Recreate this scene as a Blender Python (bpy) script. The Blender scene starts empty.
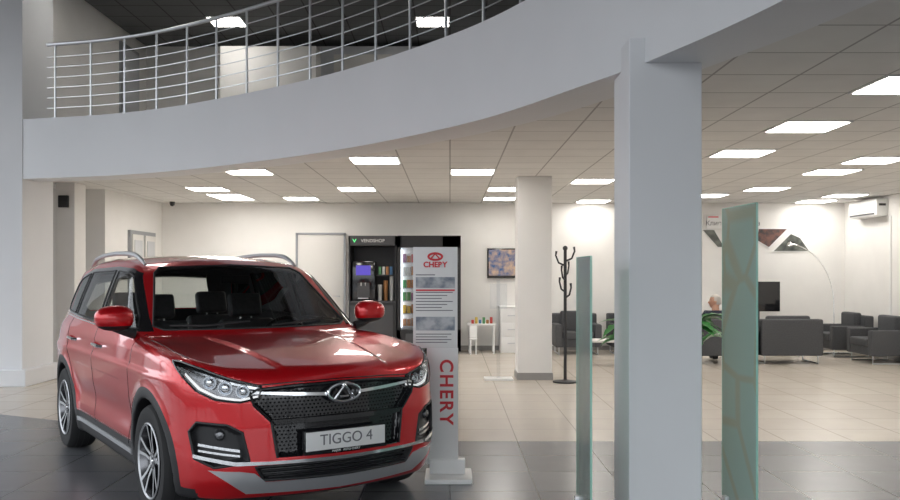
import bpy, bmesh, math, random
import numpy as np
from mathutils import Vector, Matrix, Euler
from mathutils.geometry import delaunay_2d_cdt
random.seed(3)
R=math.radians
# ---------------------------------------------------------------- materials
def mat(name,col,rough=.5,metal=0,coat=0,emis=None,es=0,spec=.5):
    m=bpy.data.materials.new(name); m.use_nodes=True
    b=m.node_tree.nodes['Principled BSDF']
    b.inputs['Base Color'].default_value=(*col,1); b.inputs['Roughness'].default_value=rough
    b.inputs['Metallic'].default_value=metal; b.inputs['Coat Weight'].default_value=coat
    b.inputs['Coat Roughness'].default_value=.03; b.inputs['Specular IOR Level'].default_value=spec
    if emis: b.inputs['Emission Color'].default_value=(*emis,1); b.inputs['Emission Strength'].default_value=es
    return m
def noisy(name,c1,c2,scale,rough=.5,bump=0,det=3,metal=0):
    m=mat(name,c1,rough,metal); nt=m.node_tree; N=nt.nodes; L=nt.links; b=N['Principled BSDF']
    tc=N.new('ShaderNodeTexCoord'); n=N.new('ShaderNodeTexNoise'); n.inputs['Scale'].default_value=scale; n.inputs['Detail'].default_value=det
    r=N.new('ShaderNodeValToRGB'); r.color_ramp.elements[0].color=(*c1,1); r.color_ramp.elements[1].color=(*c2,1)
    r.color_ramp.elements[0].position=.35; r.color_ramp.elements[1].position=.65
    L.new(tc.outputs['Object'],n.inputs['Vector']); L.new(n.outputs['Fac'],r.inputs['Fac']); L.new(r.outputs['Color'],b.inputs['Base Color'])
    if bump:
        bp=N.new('ShaderNodeBump'); bp.inputs['Strength'].default_value=bump; bp.inputs['Distance'].default_value=.01
        L.new(n.outputs['Fac'],bp.inputs['Height']); L.new(bp.outputs['Normal'],b.inputs['Normal'])
    return m
def glassmat(name,tint,ior=1.5,extra=None,efac=.0,rough=.0):
    m=bpy.data.materials.new(name); m.use_nodes=True; nt=m.node_tree; N=nt.nodes; L=nt.links; N.clear()
    o=N.new('ShaderNodeOutputMaterial'); t=N.new('ShaderNodeBsdfTransparent'); t.inputs[0].default_value=(*tint,1)
    g=N.new('ShaderNodeBsdfGlossy'); g.inputs['Roughness'].default_value=rough; fr=N.new('ShaderNodeFresnel'); fr.inputs[0].default_value=ior
    mx=N.new('ShaderNodeMixShader'); L.new(fr.outputs[0],mx.inputs[0]); L.new(g.outputs[0],mx.inputs[2])
    if extra is not None:
        d=N.new('ShaderNodeBsdfDiffuse'); m2=N.new('ShaderNodeMixShader'); m2.inputs[0].default_value=efac
        if callable(extra): L.new(extra(N,L),d.inputs[0])
        else: d.inputs[0].default_value=(*extra,1)
        L.new(t.outputs[0],m2.inputs[1]); L.new(d.outputs[0],m2.inputs[2]); L.new(m2.outputs[0],mx.inputs[1])
    else: L.new(t.outputs[0],mx.inputs[1])
    L.new(mx.outputs[0],o.inputs[0]); return m
def tiles(name,c,mort,size,msize,rough,c2=None,bound=False,cd=None):
    m=mat(name,c,rough); nt=m.node_tree; N=nt.nodes; L=nt.links; b=N['Principled BSDF']
    tc=N.new('ShaderNodeTexCoord'); br=N.new('ShaderNodeTexBrick'); br.offset=0; br.squash=1
    br.inputs['Scale'].default_value=1; br.inputs['Brick Width'].default_value=size; br.inputs['Row Height'].default_value=size
    br.inputs['Mortar Size'].default_value=msize; br.inputs['Mortar Smooth'].default_value=.1
    L.new(tc.outputs['Object'],br.inputs['Vector'])
    n=N.new('ShaderNodeTexNoise'); n.inputs['Scale'].default_value=3; n.inputs['Detail'].default_value=6
    L.new(tc.outputs['Object'],n.inputs['Vector'])
    br.inputs['Color1'].default_value=(*c,1); br.inputs['Color2'].default_value=(*(c2 or c),1); br.inputs['Mortar'].default_value=(*mort,1)
    col=br.outputs['Color']
    if bound:
        b2=N.new('ShaderNodeTexBrick'); b2.offset=0
        for k in('Scale','Brick Width','Row Height','Mortar Size','Mortar Smooth'): b2.inputs[k].default_value=br.inputs[k].default_value
        b2.inputs['Color1'].default_value=(*cd,1); b2.inputs['Color2'].default_value=(*[k*.88 for k in cd],1); b2.inputs['Mortar'].default_value=(*[k*.45 for k in cd],1)
        L.new(tc.outputs['Object'],b2.inputs['Vector'])
        sx=N.new('ShaderNodeSeparateXYZ'); L.new(tc.outputs['Object'],sx.inputs[0])
        a=N.new('ShaderNodeMath'); a.operation='MULTIPLY_ADD'; a.inputs[1].default_value=-.5; a.inputs[2].default_value=-.9; L.new(sx.outputs['X'],a.inputs[0])
        mx0=N.new('ShaderNodeMath'); mx0.operation='MAXIMUM'; mx0.inputs[1].default_value=0; L.new(a.outputs[0],mx0.inputs[0])
        ad=N.new('ShaderNodeMath'); ad.operation='ADD'; ad.inputs[1].default_value=7.8; L.new(mx0.outputs[0],ad.inputs[0])
        lt=N.new('ShaderNodeMath'); lt.operation='LESS_THAN'; L.new(sx.outputs['Y'],lt.inputs[0]); L.new(ad.outputs[0],lt.inputs[1])
        mm=N.new('ShaderNodeMix'); mm.data_type='RGBA'; L.new(lt.outputs[0],mm.inputs['Factor']); L.new(col,mm.inputs['A']); L.new(b2.outputs['Color'],mm.inputs['B']); col=mm.outputs['Result']
    mm=N.new('ShaderNodeMix'); mm.data_type='RGBA'; mm.blend_type='MULTIPLY'; mm.inputs['Factor'].default_value=.15
    L.new(col,mm.inputs['A']); L.new(n.outputs['Fac'],mm.inputs['B'])
    L.new(mm.outputs['Result'],b.inputs['Base Color'])
    return m
M_wall=noisy('wall_paint_warm',(.79,.775,.75),(.82,.805,.78),2,.7)
M_white=noisy('paint_cool_white',(.78,.79,.81),(.80,.81,.83),1.5,.6)
M_grayw=mat('upper_wall_grey',(.55,.56,.58),.7)
M_ceil=tiles('ceiling_tiles',(.82,.81,.79),(.42,.41,.40),.6,.009,.8,(.80,.79,.77))
M_ceil2=tiles('upper_ceiling_tiles',(.16,.165,.17),(.06,.06,.06),.6,.012,.8)
M_floor=tiles('floor_tiles',(.64,.575,.50),(.36,.33,.29),.6,.006,.24,(.60,.535,.465),True,(.19,.195,.21))
M_panel=mat('light_panel',(1,1,1),.5,emis=(1,.965,.91),es=16)
M_metal=mat('brushed_steel',(.62,.63,.65),.28,1)
M_chrome=mat('chrome',(.85,.86,.88),.12,1)
M_alum=mat('silver_paint',(.55,.56,.58),.35,.6)
M_base=mat('skirting_grey',(.30,.29,.28),.5)
M_black=mat('black_plastic',(.018,.018,.02),.5)
M_gblack=mat('gloss_black',(.01,.01,.012),.12,coat=.5)
M_dgrey=mat('dark_grey',(.06,.06,.065),.5)
M_sofa=noisy('grey_upholstery',(.055,.057,.062),(.075,.077,.083),60,.75,.15)
M_seat=noisy('seat_leather',(.05,.05,.052),(.065,.065,.07),40,.5)
M_wh=mat('white_laminate',(.8,.8,.79),.4)
M_door=mat('door_paint',(.70,.68,.65),.5)
M_red=mat('red_print',(.65,.02,.03),.4)
M_txt=mat('grey_print',(.16,.16,.17),.5)
M_blue=noisy('photo_print_blue',(.14,.17,.22),(.50,.52,.54),14,.4)
M_photo=noisy('photo_print_dark',(.03,.035,.035),(.16,.17,.15),7,.4,det=6)
M_photo2=noisy('photo_print_brown',(.035,.035,.04),(.20,.09,.07),9,.4,det=6)
M_leaf=noisy('leaf_green',(.05,.28,.06),(.10,.42,.10),8,.35)
M_pot=mat('pot_grey',(.35,.35,.35),.5)
M_soil=mat('soil',(.05,.035,.02),.9)
M_pane=mat('window_frame',(.35,.36,.38),.4,.5)
M_green=mat('logo_green',(.1,.6,.2),.4,emis=(.1,.7,.25),es=1)
M_scr=noisy('tv_picture',(.01,.05,.14),(.32,.22,.15),9,.3,det=6)
b=M_scr.node_tree.nodes['Principled BSDF']; M_scr.node_tree.links.new(M_scr.node_tree.nodes['Color Ramp'].outputs[0],b.inputs['Emission Color']); b.inputs['Emission Strength'].default_value=.8
M_bscr=mat('coffee_display',(.05,.03,.2),.2,emis=(.16,.12,.9),es=.45)
M_skin=mat('skin',(.55,.30,.21),.5)
M_hair=mat('grey_hair',(.50,.47,.43),.8)
M_cloth=mat('navy_shirt',(.02,.025,.045),.8)
M_jeans=mat('trousers',(.04,.045,.06),.8)
# ---------------------------------------------------------------- mesh builder
class MB:
    def __init__(s): s.v=[];s.f=[];s.mi=[];s.mats=[];s.M=Matrix()
    def mid(s,m):
        if m not in s.mats: s.mats.append(m)
        return s.mats.index(m)
    def add(s,vs,fs,m,mir=False):
        k=s.mid(m)
        for q in ((1,-1) if mir else (1,)):
            o=len(s.v)
            for p in vs: s.v.append(tuple(s.M@Vector((p[0],p[1]*q,p[2]))))
            for f in fs:
                t=[i+o for i in f]
                if q<0: t.reverse()
                s.f.append(t); s.mi.append(k)
    def bm(s,bm,m,M=None,mir=False):
        M=M or Matrix(); bm.verts.ensure_lookup_table()
        for i,v in enumerate(bm.verts): v.index=i
        s.add([M@v.co for v in bm.verts],[[v.index for v in f.verts] for f in bm.faces],m,mir); bm.free()
    def box(s,x0,x1,y0,y1,z0,z1,m,bev=0,M=None,mir=False,seg=2):
        bm=bmesh.new(); bmesh.ops.create_cube(bm,size=1)
        for v in bm.verts: v.co=Vector(((x0+x1)/2+v.co.x*(x1-x0),(y0+y1)/2+v.co.y*(y1-y0),(z0+z1)/2+v.co.z*(z1-z0)))
        if bev: bmesh.ops.bevel(bm,geom=bm.edges[:],offset=bev,segments=seg,affect='EDGES',profile=.6)
        s.bm(bm,m,M,mir)
    def rod(s,pts,r,m,seg=8,closed=False,mir=False):
        P=[Vector(p) for p in pts]; n=len(P); vs=[];fs=[]; up=None
        for i in range(n):
            if closed: t=(P[(i+1)%n]-P[i-1])
            else: t=P[min(i+1,n-1)]-P[max(i-1,0)]
            if t.length<1e-9: t=Vector((0,0,1))
            t.normalize()
            if up is None: up=Vector((0,0,1)) if abs(t.z)<.9 else Vector((1,0,0))
            a=(up-t*up.dot(t)); a.normalize(); up=a; b=t.cross(a)
            rr=r[i] if isinstance(r,(list,tuple)) else r
            for k in range(seg):
                w=2*math.pi*k/seg; vs.append(P[i]+(a*math.cos(w)+b*math.sin(w))*rr)
        for i in range(n if closed else n-1):
            j=(i+1)%n
            for k in range(seg):
                l=(k+1)%seg; fs.append([i*seg+k,i*seg+l,j*seg+l,j*seg+k])
        if not closed: fs.append(list(range(seg))[::-1]); fs.append([(n-1)*seg+k for k in range(seg)])
        s.add(vs,fs,m,mir)
    def lathe(s,prof,m,seg=32,M=None,mir=False,cap=True):
        M=M or Matrix(); vs=[];fs=[];n=len(prof)
        for k in range(seg):
            w=2*math.pi*k/seg
            for r,h in prof: vs.append(M@Vector((r*math.cos(w),r*math.sin(w),h)))
        for k in range(seg):
            l=(k+1)%seg
            for i in range(n-1): fs.append([k*n+i,l*n+i,l*n+i+1,k*n+i+1])
        if cap:
            fs.append([k*n for k in range(seg)][::-1]); fs.append([k*n+n-1 for k in range(seg)])
        s.add(vs,fs,m,mir)
    def ell(s,c,r,m,seg=16,M=None,mir=False):
        bm=bmesh.new(); bmesh.ops.create_uvsphere(bm,u_segments=seg,v_segments=max(6,seg//2+2),radius=1)
        for v in bm.verts: v.co=Vector((c[0]+v.co.x*r[0],c[1]+v.co.y*r[1],c[2]+v.co.z*r[2]))
        s.bm(bm,m,M,mir)
    def prism(s,poly,h0,h1,m,M=None,mir=False):
        M=M or Matrix(); n=len(poly)
        vs=[M@Vector((p[0],p[1],h0)) for p in poly]+[M@Vector((p[0],p[1],h1)) for p in poly]
        fs=[list(range(n))[::-1],[n+i for i in range(n)]]+[[i,(i+1)%n,n+(i+1)%n,n+i] for i in range(n)]
        s.add(vs,fs,m,mir)
    def build(s,name,parent=None,loc=(0,0,0),rz=0,smooth=35):
        me=bpy.data.meshes.new(name); me.from_pydata(s.v,[],s.f); 
        for m in s.mats: me.materials.append(m)
        me.polygons.foreach_set('material_index',s.mi)
        if smooth:
            me.polygons.foreach_set('use_smooth',[True]*len(me.polygons)); me.set_sharp_from_angle(angle=R(smooth))
        me.update(); o=bpy.data.objects.new(name,me); bpy.context.collection.objects.link(o)
        o.location=loc; o.rotation_euler=(0,0,rz)
        if parent: o.parent=parent
        return o
def empty(name,loc=(0,0,0),rz=0):
    o=bpy.data.objects.new(name,None); bpy.context.collection.objects.link(o); o.location=loc; o.rotation_euler=(0,0,rz); return o
FACE=Matrix(((1,0,0),(0,0,-1),(0,1,0))).to_4x4()      # text faces -Y
def text(name,s,size,loc,m,parent=None,Rm=FACE,ext=.002,align='CENTER',bold=0,sp=1):
    c=bpy.data.curves.new(name,'FONT'); c.body=s; c.size=size; c.extrude=ext; c.align_x=align; c.align_y='CENTER'; c.offset=bold; c.space_character=sp
    c.materials.append(m); o=bpy.data.objects.new(name,c); bpy.context.collection.objects.link(o)
    if parent: o.parent=parent
    o.matrix_local=Matrix.Translation(loc)@Rm; return o
# ---------------------------------------------------------------- room
CZ=2.86; FB=2.75; FT=3.54; UZ=5.9
def catmull(P,n=12):
    out=[]; Q=[2*np.array(P[0])-np.array(P[1])]+[np.array(p,float) for p in P]+[2*np.array(P[-1])-np.array(P[-2])]
    for i in range(1,len(Q)-2):
        for k in range(n):
            t=k/n; a,b,c,d=Q[i-1],Q[i],Q[i+1],Q[i+2]
            out.append(.5*((2*b)+(-a+c)*t+(2*a-5*b+4*c-d)*t*t+(-a+3*b-3*c+d)*t**3))
    out.append(Q[-2]); return np.array(out)
CV=catmull([(-5.70,11.62),(-4.3,11.2),(-3.0,10.45),(-1.24,8.98),(.14,7.30),(.90,5.80),(1.23,5.0),(1.53,4.0),(1.8,2.6),(1.9,1.0),(1.9,-1.5),(1.9,-4)])
T=np.gradient(CV,axis=0); T/=np.linalg.norm(T,axis=1)[:,None]; NR=np.stack([-T[:,1],T[:,0]],1)
def offc(d): return CV+NR*d
XR=7.67; XL=-9.0; YB=17.0; YF=-4.0
m=MB(); m.box(XL,XR,YF,YB,-.1,0,M_floor); m.build('floor',smooth=0)
m=MB(); m.box(XL-.2,XR+.2,YB,YB+.2,0,UZ,M_wall); m.build('wall_back',smooth=0)
m=MB(); m.box(XR,XR+.2,YF,YB,0,UZ,M_wall); m.build('wall_right',smooth=0)
m=MB(); m.box(-5.75,-5.6,14.2,YB,0,CZ,M_wall); m.build('wall_left',smooth=0)
m=MB(); m.box(XL,-5.75,14.2,14.35,0,CZ,M_wall); m.build('wall_left_return',smooth=0)
m=MB(); m.box(-6.1,-5.9,12.5,YB,FT,UZ,M_wall); m.build('wall_left_upper',smooth=0)
m=MB(); m.box(XL-.2,XL,11.9,YB,0,UZ,M_wall); m.build('wall_left_outer',smooth=0)
# beam / balcony edge
m=MB(); a=offc(0); bb=offc(.42); n=len(a); vs=[];fs=[]
for i in range(n):
    vs+=[(a[i][0],a[i][1],FT),(a[i][0],a[i][1],FB),(bb[i][0],bb[i][1],FB),(bb[i][0],bb[i][1],FT)]
for i in range(n-1):
    o=4*i
    for k in range(4): l=(k+1)%4; fs.append([o+k,o+l,o+4+l,o+4+k])
m.add(vs,fs,M_white); m.build('balcony_beam',smooth=40)
c=offc(.40); poly=[(XL,12.4),(-5.8,12.4)]+[tuple(p) for p in c]+[(XR,YF),(XR,YB),(XL,YB)]
m=MB(); m.prism(poly,CZ,FT-.02,M_ceil); m.build('ceiling',smooth=0)
m=MB(); m.prism([(XL,12.4),(-5.8,12.4)]+[tuple(p) for p in offc(.05)]+[(XR,YF),(XR,YB),(XL,YB)],FT-.02,FT,M_base); m.build('floor_mezzanine',smooth=0)
m=MB(); m.box(XL-.2,XR+.2,YF,YB+.2,UZ,UZ+.2,M_ceil2); m.build('ceiling_upper',smooth=0)
# upper hall volumes
m=MB(); m.box(-4.2,-2.45,16.0,YB,FT,UZ-.25,M_wall); m.box(-2.45,2.2,16.6,YB,FT,UZ-.1,M_grayw)
m.box(-2.2,-1.1,16.57,16.6,FT,FT+2.1,M_door); m.build('wall_upper_partition',smooth=0)
m=MB(); m.box(-5.9,-5.86,15.6,16.5,FT,FT+2.1,M_pane); m.box(-5.86,-5.84,15.67,16.43,FT+.1,FT+2.03,M_grayw); m.build('door_3',smooth=0)
# pillars
def column(x0,x1,y0,y1,z1,mt,plinth=True,base=.1):
    m=MB(); m.box(x0,x1,y0,y1,0,z1,mt,.006,seg=1)
    if plinth: m.box(x0-.012,x1+.012,y0-.012,y1+.012,0,base,M_base)
    return m.build('column',smooth=0)
m=MB(); m.box(-7.4,-5.67,11.6,12.5,0,UZ,M_white); m.box(-7.45,-5.58,11.5,12.6,0,.22,M_white,.01,seg=1)
m.box(-6.05,-6.03,11.59,11.6,.22,UZ,M_base); m.build('column',smooth=0)
column(-5.9,-5.62,13.1,13.5,CZ,M_wall)
column(1.064,1.498,5.2,5.67,2.9,M_white,False)
column(.95,1.43,12.27,12.75,CZ,M_wall)
m=MB(); m.box(-5.85,-5.7,13.05,13.1,2.48,2.66,M_black,.01); m.build('wall_speaker')
# baseboards
m=MB(); m.box(-5.6,XR,YB-.02,YB,0,.09,M_base); m.build('baseboard_back',smooth=0)
m=MB(); m.box(XR-.02,XR,YF,YB-.02,0,.09,M_base); m.build('baseboard_right',smooth=0)
m=MB(); m.box(-5.6,-5.58,14.2,YB-.02,0,.09,M_base); m.build('baseboard_left',smooth=0)
# doors
m=MB(); x0,x1=-2.99,-2.02
m.box(x0,x1,YB-.03,YB,.0,2.28,M_wall); m.box(x0+.05,x1-.05,YB-.05,YB-.03,0.0,2.23,M_door,.004)
m.box(x0,x0+.04,YB-.06,YB-.03,0,2.28,M_pane); m.box(x1-.04,x1,YB-.06,YB-.03,0,2.28,M_pane); m.box(x0,x1,YB-.06,YB-.03,2.24,2.28,M_pane)
m.rod([(x1-.12,YB-.05,1.05),(x1-.12,YB-.1,1.05),(x1-.24,YB-.1,1.05)],.01,M_metal); m.build('door_1')
m=MB(); m.box(-5.6,-5.55,15.2,16.5,0,2.25,M_pane); 
for y in(15.26,15.9): m.box(-5.55,-5.53,y,y+.54,.1,2.18,M_door)
for y in(15.26,15.9): m.box(-5.53,-5.52,y+.08,y+.46,1.0,2.08,M_grayw)
m.build('door_2',smooth=0)
# facade (daylight openings behind / left of the camera)
m=MB()
for i in range(9):
    x=XL+i*(XR-XL)/8; m.box(x-.05,x+.05,YF-.1,YF,0,UZ,M_pane)
for z in(0,1.0,3.2,UZ-.1): m.box(XL,XR,YF-.08,YF-.02,z,z+.1,M_pane)
m.build('window_1',smooth=0)
m=MB()
for i in range(9):
    y=YF+i*(11.9-YF)/8; m.box(XL-.1,XL,y-.05,y+.05,0,UZ,M_pane)
for z in(0,1.0,3.2,UZ-.1): m.box(XL-.08,XL-.02,YF,11.9,z,z+.1,M_pane)
m.build('window_2',smooth=0)
# ceiling lights
def cpanel(X,Y,Z):
    X=round((X-.3)/.6)*.6+.3; Y=round((Y-.3)/.6)*.6+.3
    m=MB(); m.box(-.3,.3,-.3,.3,-.012,0,M_wh); m.box(-.275,.275,-.275,.275,-.016,-.012,M_panel)
    m.build('ceiling_light_panel',loc=(X,Y,Z),smooth=0)
for px,py in[(372,161),(478,172),(352,188),(236,172),(192,188),(212,194),(230,199),(298,199),(504,188),(500,199),(600,200),(726,154),(786,128),(868,85),(862,162),(810,172),(750,189),(832,196),(725,195),(800,201)]:
    Y=1190/(273-py); cpanel((px-450)*Y/875,Y,CZ)
for X,Y in[(5.1,5.4),(5.1,8.1),(6.9,12.3),(2.1,12.9)]: cpanel(X,Y,CZ)
for X,Y in[(-4.08,15.2),(-.31,15.2),(-4.6,12.6),(3,14),(-.3,12),(4,9)]: cpanel(X,Y,UZ)
# railing
m=MB(); rc=offc(.07); RC=rc[rc[:,0]>-5.42]
for k in range(6): 
    m.rod([(p[0],p[1],FT+.14+k*.135) for p in RC],.0065,M_metal,6)
m.rod([(p[0],p[1],FT+.98) for p in RC],.024,M_metal,10)
d=np.concatenate([[0],np.cumsum(np.linalg.norm(np.diff(RC,axis=0),axis=1))]); s0=.12
while s0<d[-1]:
    x=np.interp(s0,d,RC[:,0]); y=np.interp(s0,d,RC[:,1]); m.rod([(x,y,FT),(x,y,FT+.97)],.014,M_metal,8); m.lathe([(.04,0),(.04,.012)],M_metal,12,Matrix.Translation((x,y,FT)))
    s0+=.55
m.build('balcony_railing')
# ---------------------------------------------------------------- CAR
def curve(xs,vs,k):
    o=np.argsort(xs); xs=np.array(xs,float)[o]; vs=np.array(vs,float)[o]; h=.005
    g=np.arange(xs[0]-.5,xs[-1]+.5,h); y=np.interp(g,xs,vs); w=int(3*k/h)+1; ker=np.exp(-.5*((np.arange(-w,w+1)*h)/k)**2); ker/=ker.sum()
    y=np.convolve(np.pad(y,w,'edge'),ker,'valid'); return lambda x:np.interp(x,g,y)
def tb(L,k): return curve([a for a,b in L],[b for a,b in L],k)
def smax(a,b,k): h=np.clip(.5+.5*(a-b)/k,0,1); return b+(a-b)*h+k*h*(1-h)
def smin(a,b,k): return -smax(-a,-b,k)
def sst(t): t=np.clip(t,0,1); return t*t*(3-2*t)
Wp=tb([(2.25,.80),(1.9,.868),(1.6,.903),(1.3,.914),(.8,.902),(0,.90),(-.8,.902),(-1.3,.914),(-1.7,.892),(-2.2,.80)],.10)
Wz=tb([(.12,-.08),(.3,-.04),(.45,-.02),(.6,-.014),(.75,-.006),(.87,.004),(.885,.003),(.905,-.014),(1.0,-.028),(1.12,-.06),(1.3,-.12)],.009)
Ht=tb([(2.4,.90),(2.2,.925),(2.1,.945),(1.9,.985),(1.6,1.03),(1.3,1.062),(1.0,1.082),(.6,1.085),(0,1.09),(-1.5,1.13),(-2.0,1.12),(-2.25,1.08)],.06)
Fz=tb([(.12,-.14),(.22,-.08),(.31,-.015),(.42,0),(.62,-.008),(.80,-.020),(.86,-.032),(.93,-.06),(.99,-.11),(1.1,-.28)],.02)
Rz=tb([(.12,.1),(.3,.04),(.5,0),(.75,0),(.9,.02),(1.1,.06)],.03)
Hg=tb([(1.6,.72),(1.02,1.08),(.32,1.545),(.12,1.605),(-.25,1.64),(-.7,1.65),(-1.2,1.635),(-1.75,1.585),(-1.9,1.46),(-2.1,1.08),(-2.3,.7)],.035)
Wg=tb([(.8,.885),(1.05,.862),(1.3,.785),(1.5,.712),(1.66,.63),(1.8,.54)],.03)
Pg=tb([(1.2,-.05),(.9,-.03),(.4,0),(-1,0),(-1.6,-.03),(-2.15,-.11)],.1)
def psdf(px,pz,poly):
    d=np.full(px.shape,1e9); s=np.ones(px.shape); n=len(poly)
    for i in range(n):
        ax,az=poly[i]; bx,bz=poly[i-1]; ex,ez=bx-ax,bz-az; wx=px-ax; wz=pz-az
        t=np.clip((wx*ex+wz*ez)/(ex*ex+ez*ez),0,1); qx=wx-ex*t; qz=wz-ez*t; d=np.minimum(d,qx*qx+qz*qz)
        c1=pz>=az; c2=pz<bz; c3=ex*wz>ez*wx; s=np.where((c1&c2&c3)|(~c1&~c2&~c3),-s,s)
    return s*np.sqrt(d)
C40,S40=math.cos(R(40)),math.sin(R(40))
GR=[(-.1,.860),(.30,.853),(.50,.838),(.54,.815),(.52,.75),(.43,.655),(.40,.45),(-.1,.445)]
GL=[(-.1,.405),(.52,.405),(.47,.325),(-.1,.315)]
FG=[(.55,.44),(.585,.60),(.66,.645),(.79,.655),(.82,.60),(.80,.45),(.72,.405)]
HLp=[(-.965,.855),(-.955,.79),(-.86,.770),(-.72,.785),(-.60,.83),(-.47,.93),(-.40,.99),(-.47,.985),(-.62,.953),(-.80,.900)]
def field(x,y,z,carve=True):
    y=np.abs(y)
    rF=np.hypot(x-1.305,z-.345); rR=np.hypot(x+1.305,z-.345); ra=np.minimum(rF,rR)
    W=Wp(x)+Wz(z)-.02*np.exp(-((z-.55)/.10)**2)*sst((1.0-np.abs(x))/.25)+.018*np.exp(-((ra-.42)/.06)**2)
    side=y-W
    hood=Ht(x)-.014*(y/.8)**2-.014*sst((y-(.42-.10*(np.clip(x-1.0,0,1.2))))/.05)*sst((x-.9)/.3)*sst((.80-y)/.2)
    top=z-hood
    yy=np.maximum(y-.6,0)
    fr=(x-(2.17+Fz(z)-.30*y*y-2.5*yy*yy))/np.sqrt(1+(.6*y+5*yy)**2)
    rr=((-2.145+Rz(z)+.16*y*y+2.2*yy*yy)-x)/np.sqrt(1+(.32*y+4.4*yy)**2)
    f=smax(side,top,.08); f=smax(f,fr,.045); f=smax(f,rr,.09); f=smax(f,.20-z,.04)
    sg=np.tanh((x+.6)/.4); xe=x+.13*(y/.8)**2*sg
    H=Hg(xe)-.035*(y/.6)**2; dH=(Hg(xe+.02)-Hg(xe-.02))/.04
    g=smax((y-(Wg(z)+Pg(x)))*.95,(z-H)/np.sqrt(1+dH*dH),.07)
    g=np.maximum(g,.8-z)
    f=smin(f,g,.03)
    arch=np.maximum(ra-.385,.60-y)
    f=smax(f,-arch,.008)
    if carve:
        k=(x>1.4)&(z<1.1)&(z>.2)&(f<.15)&(f>-.2)
        xs,ys,zs=x[k],y[k],z[k]
        add=.035*sst(-psdf(ys,zs,GR)/.02)+.04*sst(-psdf(ys,zs,GL)/.02)+.035*sst(-psdf(ys,zs,FG)/.025)
        add+=.045*sst(-psdf(-xs*S40+ys*C40,zs,HLp)/.012)
        f=f.copy(); f[k]+=add*sst((xs-1.5)/.1)
    return f
def grad(P,carve=True,e=.003):
    G=np.empty_like(P)
    for a in range(3):
        d=np.zeros(3); d[a]=e; A=P+d; B=P-d
        G[:,a]=(field(A[:,0],A[:,1],A[:,2],carve)-field(B[:,0],B[:,1],B[:,2],carve))/(2*e)
    return G
vx=.014
gx=np.arange(-2.25,2.28,vx); ny=int(1.0/vx); gy=(np.arange(-ny,ny+1))*vx; gz=np.arange(.14,1.75,vx)
X,Y,Z=np.meshgrid(gx,gy[ny:],gz,indexing='ij')
Sh=field(X.ravel(),Y.ravel(),Z.ravel()).reshape(X.shape)
S=np.concatenate([Sh[:,:0:-1,:],Sh],axis=1)
ins=S<0
nx_,ny_,nz_=S.shape
acc=np.zeros((nx_-1,ny_-1,nz_-1,3)); cnt=np.zeros((nx_-1,ny_-1,nz_-1))
for ax in range(3):
    o=[q for q in range(3) if q!=ax]
    for i in(0,1):
        for j in(0,1):
            sl0=[None]*3; sl1=[None]*3; dims=S.shape
            sl0[ax]=slice(0,dims[ax]-1); sl1[ax]=slice(1,dims[ax])
            for q,w in zip(o,(i,j)): sl0[q]=sl1[q]=slice(w,dims[q]-1+w)
            a=S[tuple(sl0)]; bq=S[tuple(sl1)]; c=(a<0)!=(bq<0); t=np.where(c,a/np.where(c,a-bq,1),0)
            cnt+=c; acc[...,ax]+=t*c
            for q,w in zip(o,(i,j)): acc[...,q]+=w*c
act=cnt>0; idx=-np.ones(act.shape,int); idx[act]=np.arange(act.sum())
ijk=np.argwhere(act); P=acc[act]/cnt[act][:,None]
P=(P+ijk)*vx+np.array([gx[0],gy[0],gz[0]])
faces=[]
for ax in range(3):
    u,v=[(1,2),(2,0),(0,1)][ax]
    sl=[slice(1,d-1) for d in S.shape]; a_=list(sl); b_=list(sl); a_[ax]=slice(0,S.shape[ax]-1); b_[ax]=slice(1,S.shape[ax])
    A=ins[tuple(a_)]; B=ins[tuple(b_)]; cr=np.argwhere(A!=B); off=np.array([1,1,1]); off[ax]=0; cr0=cr+off
    fl=A[tuple(cr.T)]
    def cell(du,dv):
        q=cr0.copy(); q[:,u]-=du; q[:,v]-=dv; return idx[tuple(q.T)]
    F=np.stack([cell(1,1),cell(0,1),cell(0,0),cell(1,0)],1)
    F[~fl]=F[~fl][:,::-1]; faces.append(F)
F=np.concatenate(faces)
def newton(P,n=3):
    for _ in range(n):
        f=field(P[:,0],P[:,1],P[:,2]); G=grad(P); g2=(G**2).sum(1)+1e-6
        st=-(f/g2)[:,None]*G; l=np.linalg.norm(st,axis=1)[:,None]; st*=np.minimum(1,.008/np.maximum(l,1e-9)); P=P+st
    return P
P=newton(P)
big=1.0
def inside(c,g): return np.where(c,g,big)
W1=[(.70,1.125),(.62,1.20),(.22,1.475),(.10,1.50),(-.22,1.515),(-.22,1.13)]
W2=[(-.31,1.13),(-.31,1.52),(-1.08,1.505),(-1.16,1.155)]
W3=[(-1.25,1.16),(-1.17,1.495),(-1.50,1.45),(-1.60,1.40),(-1.72,1.22),(-1.66,1.175)]
DLO=[(.80,1.105),(.66,1.20),(.24,1.50),(.08,1.535),(-.3,1.55),(-1.1,1.535),(-1.5,1.48),(-1.63,1.42),(-1.76,1.20),(-1.68,1.15),(-.3,1.11)]
WS=[(-.1,1.115),(.66,1.115),(.715,1.14),(.575,1.50),(.52,1.54),(-.1,1.56)]
WR=[(-.1,1.15),(.55,1.15),(.60,1.2),(.5,1.5),(-.1,1.53)]
def g_clad(P):
    x,y,z=P.T; ra=np.minimum(np.hypot(x-1.305,z-.345),np.hypot(x+1.305,z-.345))
    return inside((np.abs(y)>.58)&(x<1.85),np.minimum(ra-.458,np.where(np.abs(x)<1.3,z-.385,z-.27)))
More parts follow.
